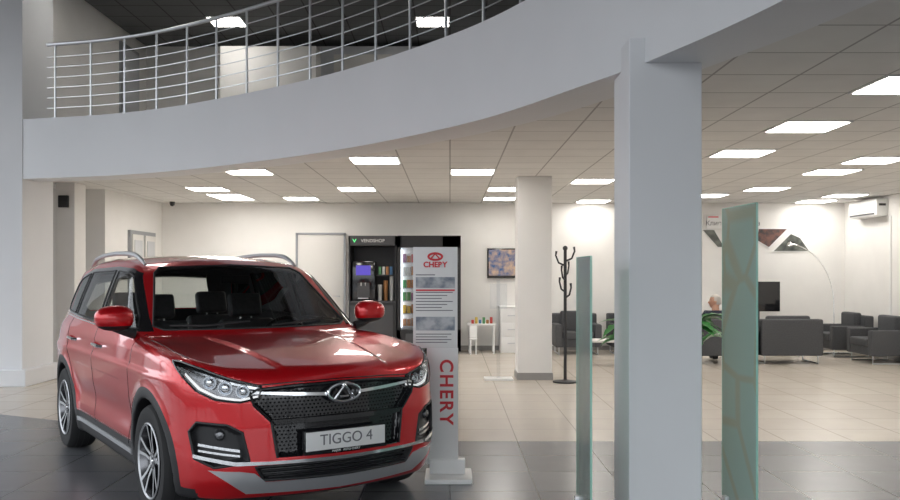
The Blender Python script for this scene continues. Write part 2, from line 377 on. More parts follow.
flds=[(lambda P:P[:,2]-.215,2),
 (g_clad,2),
 (lambda P:inside((np.abs(P[:,1])>.5)&(P[:,2]>1.0),psdf(P[:,0],P[:,2],DLO)),3),
 (lambda P:inside((np.abs(P[:,1])>.5)&(P[:,2]>1.0),psdf(P[:,0],P[:,2],W1)),1),
 (lambda P:inside((np.abs(P[:,1])>.5)&(P[:,2]>1.0),psdf(P[:,0],P[:,2],W2)),1),
 (lambda P:inside((np.abs(P[:,1])>.5)&(P[:,2]>1.0),psdf(P[:,0],P[:,2],W3)),1),
 (lambda P:inside((P[:,0]>.1)&(P[:,2]>1.05),psdf(np.abs(P[:,1]),P[:,2],WS)),1),
 (lambda P:inside((P[:,0]<-1.6)&(P[:,2]>1.05),psdf(np.abs(P[:,1]),P[:,2],WR)),1),
 (lambda P:inside((P[:,0]>1.6)&(P[:,2]<1.0),psdf(np.abs(P[:,1]),P[:,2],GR)),3),
 (lambda P:inside((P[:,0]>1.6)&(P[:,2]<1.0),psdf(np.abs(P[:,1]),P[:,2],GL)),2),
 (lambda P:inside((P[:,0]>1.6)&(P[:,2]<1.0),psdf(np.abs(P[:,1]),P[:,2],FG)),2),
 (lambda P:inside((P[:,0]>1.5)&(P[:,2]<1.1),psdf(-P[:,0]*S40+np.abs(P[:,1])*C40,P[:,2],HLp)),4),
]
def assign(P):
    c=P[F].mean(1); mi=np.zeros(len(F),int)
    for g,k in flds: mi[g(c)<0]=k
    return mi
mi=assign(P)
mx=np.full(len(P),-1); mn=np.full(len(P),99)
for k in range(4): np.maximum.at(mx,F[:,k],mi); np.minimum.at(mn,F[:,k],mi)
bd=np.where(mx!=mn)[0]
for it in range(2):
    Q=P[bd]; gs=np.stack([g(Q) for g,k in flds]); w=np.abs(gs).argmin(0); gv=gs[w,np.arange(len(bd))]; G=np.zeros_like(Q)
    for a in range(3):
        d_=np.zeros(3); d_[a]=.002; gp=np.stack([g(Q+d_) for g,k in flds]); G[:,a]=(gp[w,np.arange(len(bd))]-gv)/.002
    Nn=grad(Q); Nn/=np.linalg.norm(Nn,axis=1)[:,None]+1e-9; G-=Nn*(G*Nn).sum(1)[:,None]; g2=(G**2).sum(1)
    ok=(np.abs(gv)<vx)&(g2>.05)&(g2<10); st=np.where(ok[:,None],-gv[:,None]*G/np.maximum(g2,.05)[:,None],0); l=np.linalg.norm(st,axis=1)[:,None]; st*=np.minimum(1,.010/np.maximum(l,1e-9))
    Q=Q+st; P[bd]=Q
    P[bd]=newton(P[bd],2)
Nn=grad(P); Nn/=np.linalg.norm(Nn,axis=1)[:,None]+1e-9
# paint
M_paint=mat('car_paint_red',(.62,.004,.010),.28,.40,coat=1)
M_cglass=glassmat('car_glass',(.76,.79,.78),1.5)
M_clear=glassmat('lamp_lens',(.95,.96,.97),1.45)
M_refl=mat('lamp_reflector',(.75,.77,.8),.18,1)
M_lamp=mat('lamp_housing',(.18,.18,.19),.25,.8)
M_rubber=mat('tyre_rubber',(.02,.02,.021),.75)
car=empty('car',(-1.84,6.95,0),R(-55.8))
me=bpy.data.meshes.new('body'); me.from_pydata(P.tolist(),[],F.tolist())
for q in(M_paint,M_cglass,M_black,M_gblack,M_lamp): me.materials.append(q)
me.polygons.foreach_set('material_index',mi.astype(np.int32)); me.polygons.foreach_set('use_smooth',[True]*len(F)); me.update()
me.normals_split_custom_set_from_vertices(Nn.tolist())
body=bpy.data.objects.new('body',me); bpy.context.collection.objects.link(body); body.parent=car
# cabin lining
keep=(mi!=1)&(P[F].mean(1)[:,2]>1.0); used=np.unique(F[keep]); rm=-np.ones(len(P),int); rm[used]=np.arange(len(used))
m=MB(); m.add((P[used]-Nn[used]*.025).tolist(),[list(reversed(t)) for t in rm[F[keep]].tolist()],M_dgrey); m.build('cabin_lining',car,smooth=60)
def drape(O,D,off=0,carve=False,L=2.6,n=260,miss=False):
    O=np.asarray(O,float); D=np.asarray(D,float); D=D/np.linalg.norm(D); N_=len(O)
    ts=np.linspace(0,L,n); lo=np.zeros(N_); hi=np.full(N_,L); found=np.zeros(N_,bool)
    for t in ts:
        Q=O+D*t; f=field(Q[:,0],Q[:,1],Q[:,2],carve); h=(f<0)&~found; hi[h]=t; lo[h]=t-L/(n-1); found|=h
    for _ in range(12):
        mdl=(lo+hi)/2; Q=O+D*mdl[:,None]; f=field(Q[:,0],Q[:,1],Q[:,2],carve); hi=np.where(f<0,mdl,hi); lo=np.where(f<0,lo,mdl)
    Q=O+D*hi[:,None]; 
    G=grad(Q,carve); G/=np.linalg.norm(G,axis=1)[:,None]+1e-9
    if off: Q=Q+G*off
    if miss: return Q,found&((G@D)<-.10)
    return Q
AX={'side':(lambda u,v:(u,1.4,v),(0,-1,0)),'front':(lambda u,v:(2.6,u,v),(-1,0,0)),'top':(lambda u,v:(u,v,2.0),(0,0,-1)),
    'diag':(lambda u,v:(2.6*C40-u*S40,2.6*S40+u*C40,v),(-C40,-S40,0))}
def dens(poly,res,closed=True):
    out=[]; n=len(poly)
    for i in range(n if closed else n-1):
        a=np.array(poly[i],float); b=np.array(poly[(i+1)%n],float); k=max(1,int(np.linalg.norm(b-a)/res))
        for j in range(k): out.append(tuple(a+(b-a)*j/k))
    if not closed: out.append(tuple(poly[-1]))
    return out
def patch(m,poly,ax,mt,off=.003,thick=.01,res=.03,mir=False,carve=False):
    fn,D=AX[ax]; o=dens(poly,res); n=len(o); pa=np.array(o); pts=list(o)
    x0,z0=pa.min(0); x1,z1=pa.max(0)
    gu,gv=np.meshgrid(np.arange(x0+res/2,x1,res),np.arange(z0+res/2,z1,res)); sd=psdf(gu.ravel(),gv.ravel(),[tuple(p) for p in poly])
    for u,v,s_ in zip(gu.ravel(),gv.ravel(),sd):
        if s_<-res*.45: pts.append((u,v))
    r=delaunay_2d_cdt([Vector(p) for p in pts],[(i,(i+1)%n) for i in range(n)],[list(range(n))],1,1e-6)
    V=[tuple(v) for v in r[0]]; Fc=[list(f) for f in r[2]]
    Q,ok=drape([fn(*v) for v in V],D,off,carve,miss=True); Fc=[f for f in Fc if all(ok[i] for i in f)]; ec={}
    if not Fc: return
    for f in Fc:
        for i in range(len(f)):
            e=(f[i],f[(i+1)%len(f)]); ec[e]=1
    bdr=[e for e in ec if (e[1],e[0]) not in ec]; nV=len(V); Q2=Q+np.array(D)*thick
    A=Q[Fc[0][1]]-Q[Fc[0][0]]; B=Q[Fc[0][2]]-Q[Fc[0][0]]
    if np.dot(np.cross(A,B),D)>0: Fc=[f[::-1] for f in Fc]; bdr=[(b_,a_) for a_,b_ in bdr]
    m.add(Q.tolist()+Q2.tolist(),Fc+[[b_,a_,nV+a_,nV+b_] for a_,b_ in bdr],mt,mir)
def line(m,poly,ax,mt,r,off=0,closed=False,mir=True,res=.03,carve=False):
    fn,D=AX[ax]; Q=drape([fn(*p) for p in dens(poly,res,closed)],D,off,carve); m.rod(Q.tolist(),r,mt,6,closed,mir)
def full(h): return [tuple(p) for p in h]+[(-u,v) for u,v in reversed(h) if u>1e-6]
# seams + window seals
m=MB()
for w in(W1,W2,W3): line(m,w,'side',M_black,.007,0,True)
line(m,[(.72,1.097),(-.3,1.10),(-1.68,1.14)],'side',M_chrome,.006,.003)
line(m,full([(0,1.56),(.52,1.54),(.575,1.50),(.715,1.14),(.66,1.115),(0,1.115)]),'front',M_black,.008,0,True,False)
for p in([(.80,1.09),(.83,.9),(.80,.5),(.72,.36)],[(-.25,1.10),(-.265,.36)],[(-1.25,1.13),(-1.20,.95),(-1.0,.74),(-.91,.6),(-.90,.36)],[(.9,.392),(-.9,.392)]):
    line(m,p,'side',M_gblack,.0035,-.001)
line(m,[(1.02,.80),(1.5,.80),(1.70,.775)],'top',M_gblack,.0035,-.001)
line(m,[(0,.878),(.30,.872),(.50,.862)],'front',M_gblack,.004,-.001)
line(m,HLp,'diag',M_gblack,.0065,0,True,res=.015)
line(m,[(0,.860),(.30,.853),(.50,.838),(.54,.815),(.52,.75),(.43,.655),(.40,.45)],'front',M_gblack,.009,-.002,res=.015)
line(m,FG,'front',M_black,.008,-.002,True,res=.015)
line(m,[(0,.405),(.52,.405),(.47,.325),(0,.315)],'front',M_black,.008,-.002,res=.015)
m.build('seams_and_seals',car)
# front details
m=MB()
fn,D=AX['front']; pts=[]
for r_ in range(22):
    z=.45+r_*.0205
    for c_ in range(-24,25):
        y=c_*.024+(r_%2)*.012
        if psdf(np.array([abs(y)]),np.array([z]),GR)[0]<-.018 and not(z<.63 and abs(y)<.27) and not(abs(y)<.13 and abs(z-.80)<.06): pts.append(fn(y,z))
Q=drape(pts,D,0,True)
for q in Q:
    a=.0095; b_=.0075; m.add([(q[0]+.010,q[1],q[2]),(q[0]-.002,q[1]+a,q[2]),(q[0]-.002,q[1],q[2]+b_),(q[0]-.002,q[1]-a,q[2]),(q[0]-.002,q[1],q[2]-b_)],[[0,1,2],[0,2,3],[0,3,4],[0,4,1]],M_gblack)
for z in(.335,.36,.385): 
    line(m,[(-.47,z),(.47,z)],'front',M_gblack,.006,.004,False,False,carve=True)
m.build('grille',car,smooth=0)
m=MB()
patch(m,[(.10,.785),(.10,.803),(.30,.815),(.535,.830),(.53,.815),(.30,.797)],'front',M_chrome,.004,.03,.02,True)
patch(m,full([(0,.432),(.45,.434),(.62,.44),(.80,.475),(.80,.455),(.62,.418),(0,.412)]),'front',M_chrome,.010,.03,.03)
patch(m,full([(0,.312),(.46,.318),(.52,.37),(.60,.385),(.74,.39),(.66,.33),(.55,.25),(0,.235)]),'front',M_alum,.008,.02,.03)
patch(m,full([(0,.640),(.405,.640),(.43,.665),(0,.668)]),'front',M_gblack,.006,.04,.03)
# fog details
patch(m,[(.60,.505),(.79,.535),(.79,.52),(.60,.49)],'front',M_chrome,-.012,.03,.02,True)
patch(m,[(.60,.475),(.79,.50),(.79,.488),(.60,.463)],'front',M_chrome,-.012,.03,.02,True)
q=drape([(2.6,.70,.585)],(-1,0,0),-.02)[0]
m.lathe([(.0,.016),(.02,.012),(.028,0),(.034,-.02)],M_lamp,20,Matrix.Translation(tuple(q))@Matrix.Rotation(R(20),4,'Z')@Matrix.Rotation(R(90),4,'Y'),True)
# badge
qx=drape([(2.6,0,.80)],(-1,0,0))[0][0]+.012
m.rod([(qx,.105*math.cos(t),.797+.052*math.sin(t)) for t in np.linspace(0,2*math.pi,36,endpoint=False)],.010,M_chrome,8,True)
m.rod([(qx,-.062,.762),(qx+.006,0,.842),(qx,.062,.762)],.012,M_chrome,8)
m.rod([(qx,-.03,.775),(qx,.03,.775)],.008,M_chrome,8)
# plate
m.box(2.165,2.19,-.27,.27,.455,.592,M_gblack,.004); m.box(2.188,2.196,-.258,.258,.478,.586,M_wh,.002)
m.box(2.13,2.17,-.2,.2,.47,.57,M_black)
m.build('front_trim',car)
RX=Matrix(((0,0,1),(1,0,0),(0,1,0))).to_4x4()
text('plate_text','TIGGO 4',.088,(2.197,0,.534),M_txt,car,RX,.001)
text('plate_frame_text','MAJOR   AUTO CHERY',.018,(2.191,0,.466),M_wh,car,RX,.001)
# headlamps
m=MB()
fn,D=AX['diag']
for u,v,r_ in((-.86,.828,.030),(-.765,.848,.032),(-.67,.876,.030)):
    q=drape([fn(u,v)],D,0,True)[0]
    m.lathe([(r_*1.25,-.01),(r_*1.3,.03),(r_*1.1,.03),(r_,.018),(r_*.8,.030),(r_*.45,.036),(0.001,.038)],M_refl,20,Matrix.Translation(tuple(q))@Matrix.Rotation(R(30),4,'Z')@Matrix.Rotation(R(90),4,'Y'),True)
M_drl=mat('daytime_light',(.9,.9,.9),.2,emis=(1,1,1),es=.6)
patch(m,[(-.95,.806),(-.86,.789),(-.72,.806),(-.61,.85),(-.50,.930),(-.50,.918),(-.60,.838),(-.72,.794),(-.86,.776),(-.95,.793)],'diag',M_drl,-.018,.01,.02,True)
patch(m,[(-.955,.85),(-.80,.887),(-.62,.935),(-.52,.958),(-.52,.948),(-.62,.922),(-.80,.874),(-.95,.838)],'diag',M_chrome,-.018,.012,.02,True)
m.build('headlamps',car)
m=MB(); patch(m,HLp,'diag',M_clear,.003,.012,.02,True); m.build('headlamp_lenses',car,smooth=60)
# side trim: sill strip, handles, mirrors, rails, wipers
m=MB()
patch(m,[(.82,.30),(.82,.335),(-.85,.335),(-.85,.30)],'side',M_alum,.008,.02,.05,True)
for x in(-.10,-.98):
    q=drape([(x,1.4,.965)],(0,-1,0))[0]; m.rod([(x+.11,q[1]-.01,.955),(x+.08,q[1]+.028,.960),(x-.08,q[1]+.028,.966),(x-.11,q[1]-.01,.968)],.013,M_chrome,8,False,True)
def mirror():
    bm=bmesh.new(); bmesh.ops.create_uvsphere(bm,u_segments=24,v_segments=16,radius=1)
    for v in bm.verts:
        c=v.co; s_=lambda t,p:math.copysign(abs(t)**p,t)
        v.co=Vector((.72+s_(c.x,.8)*.085*(1.0 if c.x>0 else .55),.965+s_(c.y,.7)*.125,1.20+s_(c.z,.75)*.085*(1-.15*(1 if c.y>0 else 0)*c.y)))
    return bm
bm=mirror(); bmesh.ops.bisect_plane(bm,geom=bm.verts[:]+bm.edges[:]+bm.faces[:],plane_co=(0,0,1.15),plane_no=(0,0,1),clear_inner=True); m.bm(bm,M_paint,None,True)
bm=mirror(); 
bmesh.ops.bisect_plane(bm,geom=bm.verts[:]+bm.edges[:]+bm.faces[:],plane_co=(0,0,1.15),plane_no=(0,0,1),clear_outer=True); m.bm(bm,M_black,None,True)
m.rod([(.73,.83,1.09),(.73,.90,1.11),(.72,.96,1.14)],[.035,.028,.03],M_black,8,False,True)
pr=[]
for t in np.linspace(0,1,30):
    x=.12-1.75*t; pr.append((x,.60+.02*math.sin(t*math.pi)))
q=drape([(x,y,2.) for x,y in pr],(0,0,-1)); q[:,2]+=.012+.040*np.clip(np.sin(np.linspace(0,1,30)*math.pi)*2.6,0,1); m.rod(q.tolist(),[.010+.008*min(1,4*math.sin(t*math.pi)) for t in np.linspace(0,1,30)],M_alum,10,False,True)
line(m,[(.50,1.155),(.2,1.125),(.05,1.12)],'front',M_black,.009,.018,mir=False); line(m,[(-.1,1.15),(-.4,1.125),(-.62,1.13)],'front',M_black,.009,.018,mir=False)
m.build('side_trim_and_mirrors',car)
# interior
m=MB()
for y in(-.37,.37):
    for x,fr_ in((-.15,1),(-1.0,0)):
        m.box(x-.02,x+.48,y-.25,y+.25,.45,.62,M_seat,.05,seg=3)
        Mx=Matrix.Translation((x,y,.55))@Matrix.Rotation(R(-16),4,'Y')
        m.box(-.13,.0,-.24,.24,0,.60,M_seat,.05,Mx,seg=3); m.box(-.10,-.01,-.14,.14,.62,.82,M_seat,.035,Mx,seg=3)
        for k in(-.05,.05): m.rod([Mx@Vector((-.055,k,.58)),Mx@Vector((-.055,k,.66))],.008,M_metal)
m.box(.50,.98,-.74,.74,.72,1.02,M_black,.06,seg=3); m.box(.3,.6,-.12,.12,.45,.85,M_black,.03)
m.rod([(.40+.07*math.sin(t),.37+.185*math.cos(t),.98+.175*math.sin(t)) for t in np.linspace(0,2*math.pi,32,endpoint=False)],.014,M_black,8,True)
m.rod([(.40,.20,.98),(.43,.37,.96),(.40,.54,.98)],.02,M_black); m.rod([(.43,.37,.97),(.58,.37,.88)],.04,M_black)
m.box(.36,.38,-.11,.11,1.42,1.48,M_black,.008); m.box(-1.75,1.0,-.70,.70,.30,.44,M_dgrey)
m.box(.47,.49,-.16,.16,.92,1.08,M_gblack,.01)
m.box(-1.75,-1.2,-.7,.7,.95,1.0,M_dgrey)
m.build('interior',car)
# wheels
def wheel(name,x,y,sgn,steer=0):
    m=MB(); B=Matrix.Rotation(R(-90)*1,4,'X') if sgn>0 else Matrix.Rotation(R(90),4,'X')
    m.M=B
    m.lathe([(.232,-.10),(.29,-.112),(.325,-.108),(.342,-.085),(.345,-.05),(.345,.05),(.342,.085),(.325,.108),(.29,.112),(.232,.10)],M_rubber,56,cap=False)
    for h in(-.045,0,.045): m.lathe([(.3455,h-.004),(.347,h),(.3455,h+.004)],M_black,48,cap=False)
    m.lathe([(.236,.108),(.226,.110),(.214,.098),(.205,.02),(.205,-.10),(.236,-.10)],M_lamp,48,cap=False)
    m.lathe([(.236,.106),(.228,.113),(.220,.104)],M_alum,48,cap=False)
    m.lathe([(.0,.0),(.16,.0),(.16,-.02),(.0,-.02)],M_metal,32,cap=False)
    m.lathe([(.0,-.03),(.205,-.03)],M_black,32,cap=False)
    m.lathe([(.06,.0),(.06,.075),(.05,.088),(.03,.09),(.0,.09)],M_lamp,24,cap=False); m.lathe([(.028,.088),(.026,.096),(0,.097)],M_chrome,20,cap=False)
    for i in range(5):
        for s_ in(-1,1):
            a=2*math.pi*i/5+R(90)
            Rz_=Matrix.Rotation(a,4,'Z')
            def P2(r,w,h): return Rz_@Vector((r,w,h))
            L=[(.045,s_*.004,s_*.030),(.12,s_*.010,s_*.036),(.218,s_*.036,s_*.066)]
            vs=[];hh=(.082,.092,.104)
            for (r_,w0,w1),h in zip(L,hh):
                vs+=[P2(r_,w0,h-.035),P2(r_,w0,h),P2(r_,w1,h),P2(r_,w1,h-.035)]
            fs=[]
            for k in(0,4):
                for q_ in range(4): l=(q_+1)%4; fs.append([k+q_,k+l,k+4+l,k+4+q_])
            if s_>0: fs=[f[::-1] for f in fs]
            m.add(vs,fs,M_gblack)
            vt=[]
            for (r_,w0,w1),h in zip(L,hh):
                e=.004*s_; vt+=[P2(r_,w0+e,h+.0015),P2(r_,w1-e,h+.0015)]
            f2=[[0,1,3,2],[2,3,5,4]]
            if s_<0: f2=[f[::-1] for f in f2]
            m.add(vt,f2,M_alum)
    return m.build(name,car,(x,y,.347),steer,smooth=40)
wheel('wheel_fr',1.305,-.79,-1,R(0)); wheel('wheel_fl',1.305,.79,1,R(0)); wheel('wheel_rr',-1.305,-.79,-1); wheel('wheel_rl',-1.305,.79,1)
# ---------------------------------------------------------------- info totem by the car
e=empty('price_stand',(-.13,6.42,0))
m=MB(); m.box(-.05,.29,-.22,.16,0,.035,M_wh,.008); m.box(-.02,.24,-.04,.03,.035,.14,M_wh,.004)
m.box(-.14,.185,-.02,.02,.95,1.69,M_wh,.004); m.box(-.04,.19,-.018,.018,.1,.95,M_wh,.004)
m.box(-.12,.165,-.024,-.02,1.39,1.47,M_blue); m.box(-.12,.165,-.024,-.02,1.08,1.18,M_blue)
for k in range(7): m.box(-.12,.15-.04*(k%3),-.023,-.02,1.355-k*.022,1.361-k*.022,M_txt)
for k in range(4): m.box(-.12,.14-.03*(k%2),-.023,-.02,1.05-k*.02,1.056-k*.02,M_txt)
m.box(-.12,.165,-.023,-.02,1.368,1.38,M_red); m.box(-.12,.02,-.023,-.02,1.483,1.49,M_txt)
m.rod([(.022+.05*math.cos(t),-.024,1.62+.024*math.sin(t)) for t in np.linspace(0,2*math.pi,24,endpoint=False)],.008,M_red,6,True)
m.rod([(-.01,-.024,1.605),(.022,-.024,1.64),(.054,-.024,1.605)],.006,M_red,6)
m.build('board',e)
text('heading','CHERY',.055,(.022,-.022,1.56),M_red,e,bold=.002)
DN=Matrix(((0,1,0),(0,0,-1),(-1,0,0))).to_4x4()
text('vertical_lettering','CHERY',.135,(.10,-.02,.63),M_red,e,DN,bold=.003,sp=1.2)
# clear leaflet stand
m=MB(); m.box(-.2,.2,-.14,.14,0,.03,M_wh,.008); m.box(-.025,.025,-.01,.01,.03,1.4,M_clear); m.box(-.12,.12,-.02,-.012,1.0,1.35,M_clear); m.build('leaflet_stand',loc=(.68,12.3,0))
# glass screens
def gpat(N,L):
    tc=N.new('ShaderNodeTexCoord'); v=N.new('ShaderNodeTexVoronoi'); v.feature='DISTANCE_TO_EDGE'; v.inputs['Scale'].default_value=2.0
    r=N.new('ShaderNodeValToRGB'); r.color_ramp.elements[0].color=(.66,.72,.55,1); r.color_ramp.elements[1].color=(.62,.82,.72,1); r.color_ramp.elements[0].position=.02; r.color_ramp.elements[1].position=.06
    L.new(tc.outputs['Object'],v.inputs['Vector']); L.new(v.outputs['Distance'],r.inputs['Fac']); return r.outputs['Color']
M_gl=glassmat('frosted_green_glass',(.80,.94,.88),1.3,gpat,.5,.2)
M_edge=mat('glass_edge',(.35,.65,.55),.15)
M_gl2=glassmat('clear_green_glass',(.84,.95,.90),1.3,(.62,.80,.74),.35,.2)
def gscreen(x0,y0,x1,y1,h,mt):
    m=MB(); d=Vector((x1-x0,y1-y0,0)); L=d.length; a=math.atan2(d.y,d.x)
    m.box(0,L,-.005,.005,.04,h,mt); m.box(-.003,0,-.006,.006,.04,h,M_edge); m.box(L,L+.003,-.006,.006,.04,h,M_edge); m.box(0,L,-.006,.006,h,h+.004,M_edge)
    for q in(.08,L-.08): m.box(q-.03,q+.03,-.03,.03,0,.12,M_metal,.006)
    m.build('glass_screen',loc=(x0,y0,0),rz=a)
gscreen(1.754,5.0,1.716,5.5,1.9,M_gl)
gscreen(.806,5.0,.80,5.5,1.595,M_gl2)
# coat rack
m=MB(); m.lathe([(.17,0),(.17,.02),(.03,.04),(.02,.06)],M_black,28); m.rod([(0,0,.03),(0,0,1.82)],.022,M_black,10)
for k,(z,a) in enumerate([(1.72,0),(1.66,180),(1.52,60),(1.46,240),(1.30,120),(1.22,300)]):
    c_,s_=math.cos(R(a)),math.sin(R(a)); m.rod([(0,0,z-.06),(.09*c_,.09*s_,z-.02),(.13*c_,.13*s_,z+.08),(.12*c_,.12*s_,z+.14)],[.014,.013,.012,.016],M_black,8)
m.ell((0,0,1.84),(.035,.035,.035),M_black); m.build('coat_rack',loc=(1.58,12.0,0))
# ---------------------------------------------------------------- vending machines
m=MB(); x0,x1,y0,y1=-.97,.20,16.15,16.95; H=2.19
m.box(x0,x1,y0+.12,y1,.05,H,M_black); m.box(x0,x0+.06,y0,y0+.12,.05,H,M_black); m.box(x1-.34,x1,y0,y0+.12,.05,H,M_black,.004); m.box(x0,x1,y0,y0+.12,H-.22,H,M_black); m.box(x0,x1,y0,y0+.12,.05,.45,M_black)
for x in(x0+.08,x1-.08): m.box(x-.04,x+.04,y0+.1,y0+.18,0,.05,M_dgrey)
m.box(x0+.06,x1-.34,y0+.115,y0+.121,.45,H-.22,M_wh)
M_vl=mat('machine_light',(1,1,1),.4,emis=(.85,.92,1),es=4); m.box(x0+.065,x0+.085,y0+.02,y0+.11,.5,H-.25,M_vl); m.box(x1-.365,x1-.345,y0+.02,y0+.11,.5,H-.25,M_vl)
cols=[mat('snack_%d'%i,c_,.4) for i,c_ in enumerate([(.5,.05,.04),(.6,.42,.08),(.08,.2,.4),(.1,.3,.12),(.4,.18,.06),(.6,.6,.58),(.25,.1,.2)])]
for r_ in range(6):
    z=.52+r_*.235; m.box(x0+.06,x1-.34,y0+.02,y0+.115,z-.02,z,M_alum)
    n_=9
    for k in range(n_):
        w=(x1-.34-x0-.12)/n_; xa=x0+.09+k*w; h=.12+.05*random.random(); m.box(xa+.006,xa+w-.006,y0+.04,y0+.1,z,z+h,random.choice(cols),.004,seg=1)
m.box(x0+.06,x1-.34,y0+.005,y0+.012,.45,H-.22,M_clear)
m.box(x1-.27,x1-.07,y0-.008,y0,1.35,1.55,M_gblack); m.box(x1-.25,x1-.09,y0-.012,y0-.008,1.42,1.52,M_bscr)
for i in range(4):
    for j in range(3): m.box(x1-.24+j*.05,x1-.205+j*.05,y0-.012,y0,1.12+i*.05,1.155+i*.05,M_metal)
m.box(x1-.24,x1-.1,y0-.01,y0,.95,1.05,M_metal,.004); m.box(x0+.15,x1-.45,y0-.01,y0,.2,.38,M_dgrey,.01)
m.box(x1-.30,x1-.04,y0-.006,y0,1.7,1.92,M_dgrey)
m.build('snack_vending_machine')
e=empty('coffee_vending_machine',(0,0,0)); m=MB(); x0,x1=-1.88,-.99; y0=16.2
m.box(x0,x1,y0,y1,0,.95,M_black,.005); m.box(x0,x0+.03,y0,y1,.95,H,M_black); m.box(x1-.03,x1,y0,y1,.95,H,M_black); m.box(x0,x1,y1-.05,y1,.95,H,M_dgrey); m.box(x0,x1,y0,y1,H-.18,H,M_dgrey)
m.box(x0+.02,x1-.02,y0-.02,y1,.95,.98,M_dgrey)
m.box(x0+.05,x0+.48,y0+.1,y0+.6,.98,1.72,M_gblack,.02); m.box(x0+.13,x0+.40,y0+.09,y0+.1,1.46,1.64,M_bscr); m.box(x0+.15,x0+.38,y0+.085,y0+.1,1.05,1.32,M_dgrey)
for k in(-.04,.04): m.rod([(x0+.265+k,y0+.09,1.32),(x0+.265+k,y0+.09,1.26)],.012,M_chrome)
m.box(x0+.17,x0+.36,y0+.04,y0+.1,1.02,1.04,M_metal)
for k in range(3):
    xx=x0+.56+k*.11; m.lathe([(.035,0),(.042,.3+.08*k)],[cols[5],cols[4],cols[5]][k],16,Matrix.Translation((xx,y0+.3,.98)))
m.box(x0+.52,x1-.04,y0+.15,y1-.06,1.45,1.47,M_dgrey)
for k in range(4): m.box(x0+.54+k*.07,x0+.59+k*.07,y0+.2,y0+.3,1.47,1.62,cols[(3,5,4,2)[k]],.004,seg=1)
m.box(x0+.03,x0+.82,y0-.003,y0,.1,.9,M_dgrey)
m.prism([(x0+.07,H-.06),(x0+.11,H-.13),(x0+.15,H-.06),(x0+.13,H-.06),(x0+.11,H-.10),(x0+.09,H-.06)],0,.006,M_green,Matrix.Translation((0,y0,0))@FACE)
m.build('cabinet',e); text('sign_text','VENDSHOP',.085,(x0+.45,y0-.002,H-.095),M_wh,e)
# low table with toys, cabinet, wall tv
m=MB(); m.box(.33,.86,16.3,16.75,.52,.55,M_wh,.008)
for x in(.37,.82):
    for y in(16.34,16.71): m.rod([(x,y,0),(x,y,.52)],.018,M_wh)
for k in range(6): m.box(.40+k*.07,.45+k*.07,16.4+.03*(k%3),16.46+.03*(k%3),.55,.62+.05*(k%2),cols[k%5],.006)
m.box(.36,.5,16.1,16.25,.26,.29,M_wh,.005)
for x in(.38,.48):
    for y in(16.12,16.23): m.rod([(x,y,0),(x,y,.26)],.012,M_wh)
m.box(.36,.5,16.235,16.25,.29,.52,M_wh,.005)
m.build('play_table')
m=MB(); m.box(.95,1.35,16.45,16.98,0,.84,M_wh,.006); m.box(.93,1.37,16.43,16.98,.84,.87,M_wh,.005)
for z in(.06,.32,.58): m.box(.97,1.33,16.435,16.45,z,z+.23,M_wh,.004); m.box(1.08,1.22,16.42,16.435,z+.11,z+.13,M_metal)
m.build('drawer_cabinet')
m=MB(); m.box(.72,1.32,16.93,16.96,1.40,1.98,M_gblack,.006); m.box(.75,1.29,16.926,16.93,1.45,1.95,M_scr); m.box(.9,1.1,16.96,17,1.6,1.8,M_black); m.build('wall_television')
# ---------------------------------------------------------------- lounge
def sofa(name,w,loc,rz,n=1,h=.74):
    m=MB(); d=.74
    m.box(-w/2+.02,w/2-.02,.02,d-.02,.14,.30,M_sofa,.02); m.box(-w/2,w/2,0,.17,.14,h,M_sofa,.035,seg=3)
    for s_ in(-1,1): m.box(min(s_*w/2,s_*(w/2-.13)),max(s_*w/2,s_*(w/2-.13)),0.02,d,.14,.56,M_sofa,.03,seg=3)
    iw=(w-.28)/n
    for k in range(n):
        xa=-w/2+.14+k*iw; m.box(xa+.004,xa+iw-.004,.15,d+.01,.28,.42,M_sofa,.035,seg=3); m.box(xa+.01,xa+iw-.01,.14,.28,.40,h+.05,M_sofa,.05,seg=3)
    for s_ in(-1,1):
        x=s_*(w/2-.07); m.rod([(x,.06,.14),(x,.06,.012),(x,d-.06,.012),(x,d-.06,.14)],.012,M_metal)
    return m.build(name,loc=loc,rz=rz)
sofa('armchair',1.0,(4.50,14.30,0),0)
sofa('armchair',1.02,(5.62,14.35,0),0,1)
sofa('armchair',.86,(7.5,15.9,0),R(90))
sofa('armchair',.90,(7.6,14.7,0),R(90))
sofa('armchair',.85,(2.35,16.7,0),R(180))
sofa('armchair',.85,(3.4,16.7,0),R(180))
def table(name,x,y,w,d,h,top=M_dgrey):
    m=MB(); m.box(-w/2,w/2,-d/2,d/2,h-.03,h,top,.006)
    for s_ in(-1,1):
        X_=s_*(w/2-.03); m.rod([(X_,-d/2+.03,h-.03),(X_,-d/2+.03,.012),(X_,d/2-.03,.012),(X_,d/2-.03,h-.03)],.011,M_metal)
    m.build(name,loc=(x,y,0))
table('side_table',6.45,15.9,.45,.45,.5); table('coffee_table',2.55,14.2,.7,.5,.42,M_door)
m=MB(); m.box(-.40,.40,-.02,.02,.78,1.34,M_gblack,.008); m.box(-.03,.03,.02,.05,.4,1.1,M_black); m.box(-.55,.55,-.2,.2,.0,.42,M_black,.01); m.build('television_stand',loc=(5.78,16.4,0))
# arc floor lamp (thin)
m=MB(); m.lathe([(.12,0),(.12,.02),(.02,.03)],M_chrome,24); pts=[(0,0,.03)]+[(-.9+.9*math.cos(t),0,.9+1.15*math.sin(t)) for t in np.linspace(0,R(85),24)]
m.rod(pts,.008,M_chrome,8); q=pts[-1]; m.lathe([(.02,.03),(.045,.0),(.05,-.04)],M_chrome,20,Matrix.Translation(q),cap=False); m.build('arc_floor_lamp',loc=(7.15,16.3,0))
